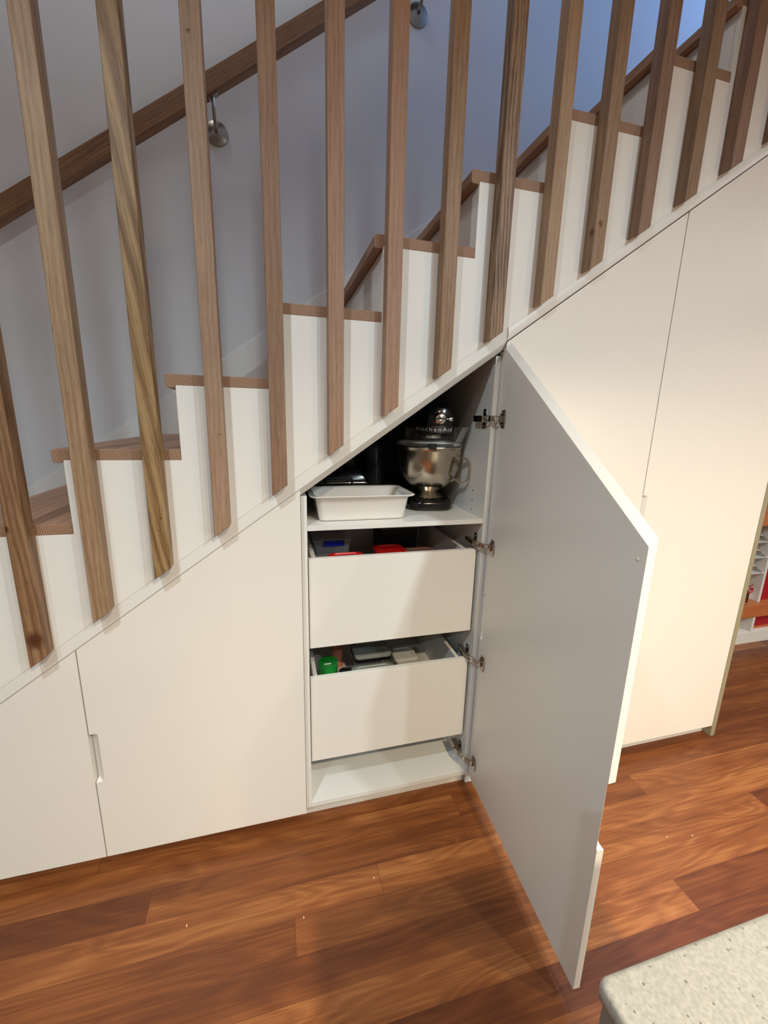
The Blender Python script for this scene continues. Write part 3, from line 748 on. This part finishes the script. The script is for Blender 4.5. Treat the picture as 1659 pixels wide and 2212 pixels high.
tub('food_container', 'small white tub near the right back of the lower drawer', 'food container', .405, .25, DT2 + e, .085, .09, .060, .012, M['whitep'], M['whitep'], .010)
tub('food_container', 'small brownish clear tub at the front of the lower drawer', 'food container', .376, .115, DT2 + e, .070, .10, .064, .014, M['pink'], M['clear'], .008)
tub('food_container', 'clear lidded tub furthest right in the lower drawer', 'food container', .470, .125, DT2 + e, .085, .11, .056, .014, M['frost'], M['clear'], .008)

# ------------------------------------------------------------------ island bench, bottom right
BZ = .90
bt = MB(); cr = []
xx0, xx1, yy0, yy1 = .178, .72, -2.1, -.958
cxm, cym = (xx0 + xx1) / 2, (yy0 + yy1) / 2
for sc, z in ((-.004, BZ - .020), (0, BZ - .016), (0, BZ - .004), (-.0015, BZ - .001), (-.005, BZ)):
    cr.append([(x, y, z) for x, y in rrect(cxm, cym, xx1 - xx0 + 2 * sc, yy1 - yy0 + 2 * sc, .008, 4)])
bt.loft(cr); o = obj('benchtop', bt, M['bench'], origin=(cxm, cym, BZ - .02), angle=50)
tag(o, 'pale speckled stone benchtop corner at the bottom right', 'benchtop')
o = obj('island_cabinet', MB().box(xx0 + .004, xx1 - .01, yy0 + .01, yy1 - .006, 0, BZ - .0205), M['benchside'], bevel=.001, origin=(cxm, cym, 0))
tag(o, 'dark taupe bench cabinet beneath the speckled stone top', 'cabinet')

# ------------------------------------------------------------------ bookcase beyond the cupboards
bc = thing('bookcase', 'white bookcase with thick orange timber shelves beyond the end panel', 'bookcase', (3.0, .75, 0))
Y0 = .57
obj('back_panel', MB().box(2.5, 3.6, .90, .912, 0, 1.9), M['greyback'], bc)
obj('side_panel', MB().box(2.48, 2.4995, Y0 + .02, .91, 0, 1.9), M['carcass'], bc, bevel=.001)
obj('side_panel', MB().box(3.6005, 3.62, Y0 + .02, .91, 0, 1.9), M['carcass'], bc, bevel=.001)
obj('plinth', MB().box(2.5005, 3.5995, Y0 + .005, Y0 + .023, .0, .082), M['carcass'], bc, bevel=.002)
obj('bottom_panel', MB().box(2.5005, 3.5995, Y0 + .0235, .899, .064, .082), M['carcass'], bc, bevel=.001)
obj('divider', MB().box(2.853, 2.873, Y0 + .004, .899, .0825, .1835), M['carcass'], bc, bevel=.001)
obj('divider', MB().box(2.900, 2.920, Y0 + .03, .899, .2705, .7875), M['carcass'], bc, bevel=.001)
for z0, z1 in ((.184, .270), (.788, .882)):
    obj('timber_shelf', MB().box(2.5005, 3.5995, Y0, .899, z0, z1), M['shelfwood'], bc, bevel=.002)
for k, z in enumerate((.672, .572, .468)):
    t = thing('wire_tray', ['uppermost of three shiny trays in the bookcase', 'middle of three shiny trays in the bookcase', 'lowest of three shiny trays, just above the maroon gift'][k], 'tray', (2.75, .7, z), 'shiny trays in the bookcase')
    x0, x1, y0, y1 = 2.62, 2.8885, .60, .88
    obj('tray_panel', MB().box(x0, x1, y0, y1, z, z + .003), M['glass'], t)
    mb = MB().tube(curve([(x0, y0 - .004, z + .004), (x1 - .03, y0 - .004, z + .004), (x1 - .008, y0 - .002, z + .006), (x1 - .002, y0 + .03, z + .022), (x1 - .02, y0 + .06, z + .032), (x0, y0 + .08, z + .036)], 5), .0045, 8)
    obj('tray_rim', mb, M['satin'], t)
    obj('tray_end', MB().box(x0, x1 - .02, y0 + .085, y0 + .089, z + .003, z + .034), M['blackmat'], t)
    obj('tray_support', MB().box(x1 - .008, x1 + .0105, y0 + .09, y0 + .2, z - .004, z + .0), M['blackmat'], t)
def gift(x, y, label, cream):
    z0 = .2702
    t = thing('gift_box', label, 'ornament', (x, y, z0), 'ribboned boxes on the lower timber shelf')
    obj('box', MB().box(x - .03, x + .03, y - .022, y + .022, z0, z0 + .075), M['maroon'] if not cream else M['whitep'], t, bevel=.002)
    for s in (-1, 1):
        mb = MB().tube(curve([(x, y - .02, z0 + .078), (x + s * .02, y - .024, z0 + .098), (x + s * .042, y - .022, z0 + .094), (x + s * .04, y - .024, z0 + .074), (x + s * .015, y - .022, z0 + .070), (x, y - .02, z0 + .078)], 5), .0055, 8, flat=.5)
        obj('ribbon_loop', mb, M['redbow'], t)
    obj('ribbon', MB().box(x - .005, x + .005, y - .024, y - .0225, z0 + .001, z0 + .072), M['chrome'], t)
    if not cream:
        obj('bell', MB().lathe([(.010, 0), (.009, .012), (.004, .022), (0, .024)], (x + .008, y - .012, z0 + .088), (0, 0, 1), 16), M['whitep'], t)
gift(2.800, .632, 'small maroon box with red bow and cream bell on the lower timber shelf', False)
gift(2.868, .668, 'small cream box with red bow, right of the maroon gift box', True)
o = obj('storage_box', MB().box(2.935, 3.3, .62, .88, .2703, .56), M['redbox'], bevel=.003, origin=(3.1, .75, .2703)); tag(o, 'crimson box standing on the lower timber shelf at the picture edge', 'box')
o = obj('storage_box', MB().box(2.885, 3.3, .61, .88, .094, .178), M['redbox'], bevel=.003, origin=(3.1, .75, .094)); tag(o, 'low crimson box lying under the lower timber shelf', 'box')
bd = obj('box_tray', MB().box(2.880, 3.31, .60, .89, .0823, .0936), M['shelfwood'], bevel=.001, origin=(3.1, .75, .083)); tag(bd, 'thin timber board under the low crimson box in the bookcase', 'board')
o = obj('storage_box', MB().box(2.66, 2.84, .66, .88, .8823, .95), M['redbox'], bevel=.003, origin=(2.75, .75, .8823)); tag(o, 'red box on the upper timber shelf of the bookcase', 'box')

# crumbs on the floor
for k, (x, y, l) in enumerate(((-.34, -.205, 'pale crumb on the floor towards the left, below the closed cupboards'), (.182, -.21, 'pale crumb on the floor in front of the open cupboard'),
                               (-.031, -.262, 'pale crumb in the dark floorboard between the other two left of the door'),
                               (1.264, -.34, 'right-hand pale crumb on the floor right of the open door'), (1.174, -.323, 'left-hand pale crumb on the floor right of the open door'))):
    mb = MB(); mb.loft([[(x - .0012, y - .003, .0001), (x + .0012, y - .0025, .0001), (x + .0012, y + .003, .0001), (x - .0008, y + .0035, .0001)],
                        [(x - .0008, y - .002, .0013), (x + .0008, y - .0015, .0013), (x + .0007, y + .002, .0013), (x - .0005, y + .0025, .0013)]])
    o = obj('crumb', mb, M['crumb'], origin=(x, y, .0001)); tag(o, l, 'crumb', 'crumbs on the floorboards')

# ------------------------------------------------------------------ lights
def area(name, loc, target, size, energy, col, shape='DISK', sy=None, spread=180):
    l = bpy.data.lights.new(name, 'AREA'); l.shape = shape; l.size = size
    if sy: l.size_y = sy
    l.energy = energy; l.color = col; l.spread = math.radians(spread)
    o = bpy.data.objects.new(name, l); COL.objects.link(o); o.location = loc
    d = Vector(target) - Vector(loc); o.rotation_euler = d.to_track_quat('-Z', 'Y').to_euler()
    return o
NEU = (.80, .93, 1.); WRM = (1., .84, .58)
for nm, loc, en, cc, spr in (('downlight', (-.75, -1.35, 2.70), 15, NEU, 165), ('downlight', (1.3, -1.9, 2.70), 23, NEU, 176), ('downlight', (2.0, -1.7, 2.70), 18, WRM, 122),
                        ('downlight', (.55, -2.35, 2.70), 46, WRM, 128), ('downlight', (-1.6, -2.9, 2.70), 19, NEU, 150), ('downlight', (1.4, -3.0, 2.70), 25, NEU, 165)):
    area(nm, loc, (loc[0], loc[1], 0), .10, en, cc, spread=spr)
area('living_room_light', (3.6, -.6, 2.70), (3.6, -.6, 0), .3, 14, NEU)
# warm strip light over the cooking area behind the camera, to the right
area('rangehood_light', (2.5, -2.4, 1.25), (1.2, 0, .2), .5, 4.5, (1., .80, .50), 'RECTANGLE', .12, spread=110)
# cool daylight falling down the stairwell from the floor above, and a weak lamp over the stairs
area('stairwell_window', (3.3, .45, 4.3), (.9, .95, 3.0), .8, 24, (.22, .46, 1.), 'RECTANGLE', .8)
area('stair_lamp', (-.9, .45, 4.9), (-.6, .6, 1.2), .5, 12, (1., .98, .97))
w = bpy.data.worlds.new('world'); S.world = w; w.use_nodes = True
w.node_tree.nodes['Background'].inputs[0].default_value = (.75, .82, 1, 1); w.node_tree.nodes['Background'].inputs[1].default_value = .1

# ------------------------------------------------------------------ camera
cam = bpy.data.cameras.new('camera'); co = bpy.data.objects.new('camera', cam); COL.objects.link(co)
cam.sensor_fit = 'HORIZONTAL'; cam.sensor_width = 36; cam.lens = 36 * 892.3 / 1659; cam.clip_start = .02
co.location = (-.0715, -1.1554, 1.354)
rx, ry, rz = -.2199, .0249, -.2648
c, s = math.cos, math.sin
fw = Vector((-s(rz) * c(rx), c(rz) * c(rx), s(rx))); rt = Vector((c(rz), s(rz), 0)); up = rt.cross(fw)
r2 = rt * c(ry) + up * s(ry); u2 = -rt * s(ry) + up * c(ry)
co.rotation_euler = Matrix((r2, u2, -fw)).transposed().to_euler()
S.camera = co
S.view_settings.view_transform = 'Standard'; S.view_settings.look = 'None'; S.view_settings.gamma = 1; S.view_settings.use_curve_mapping = False
S.view_settings.exposure = 0.6
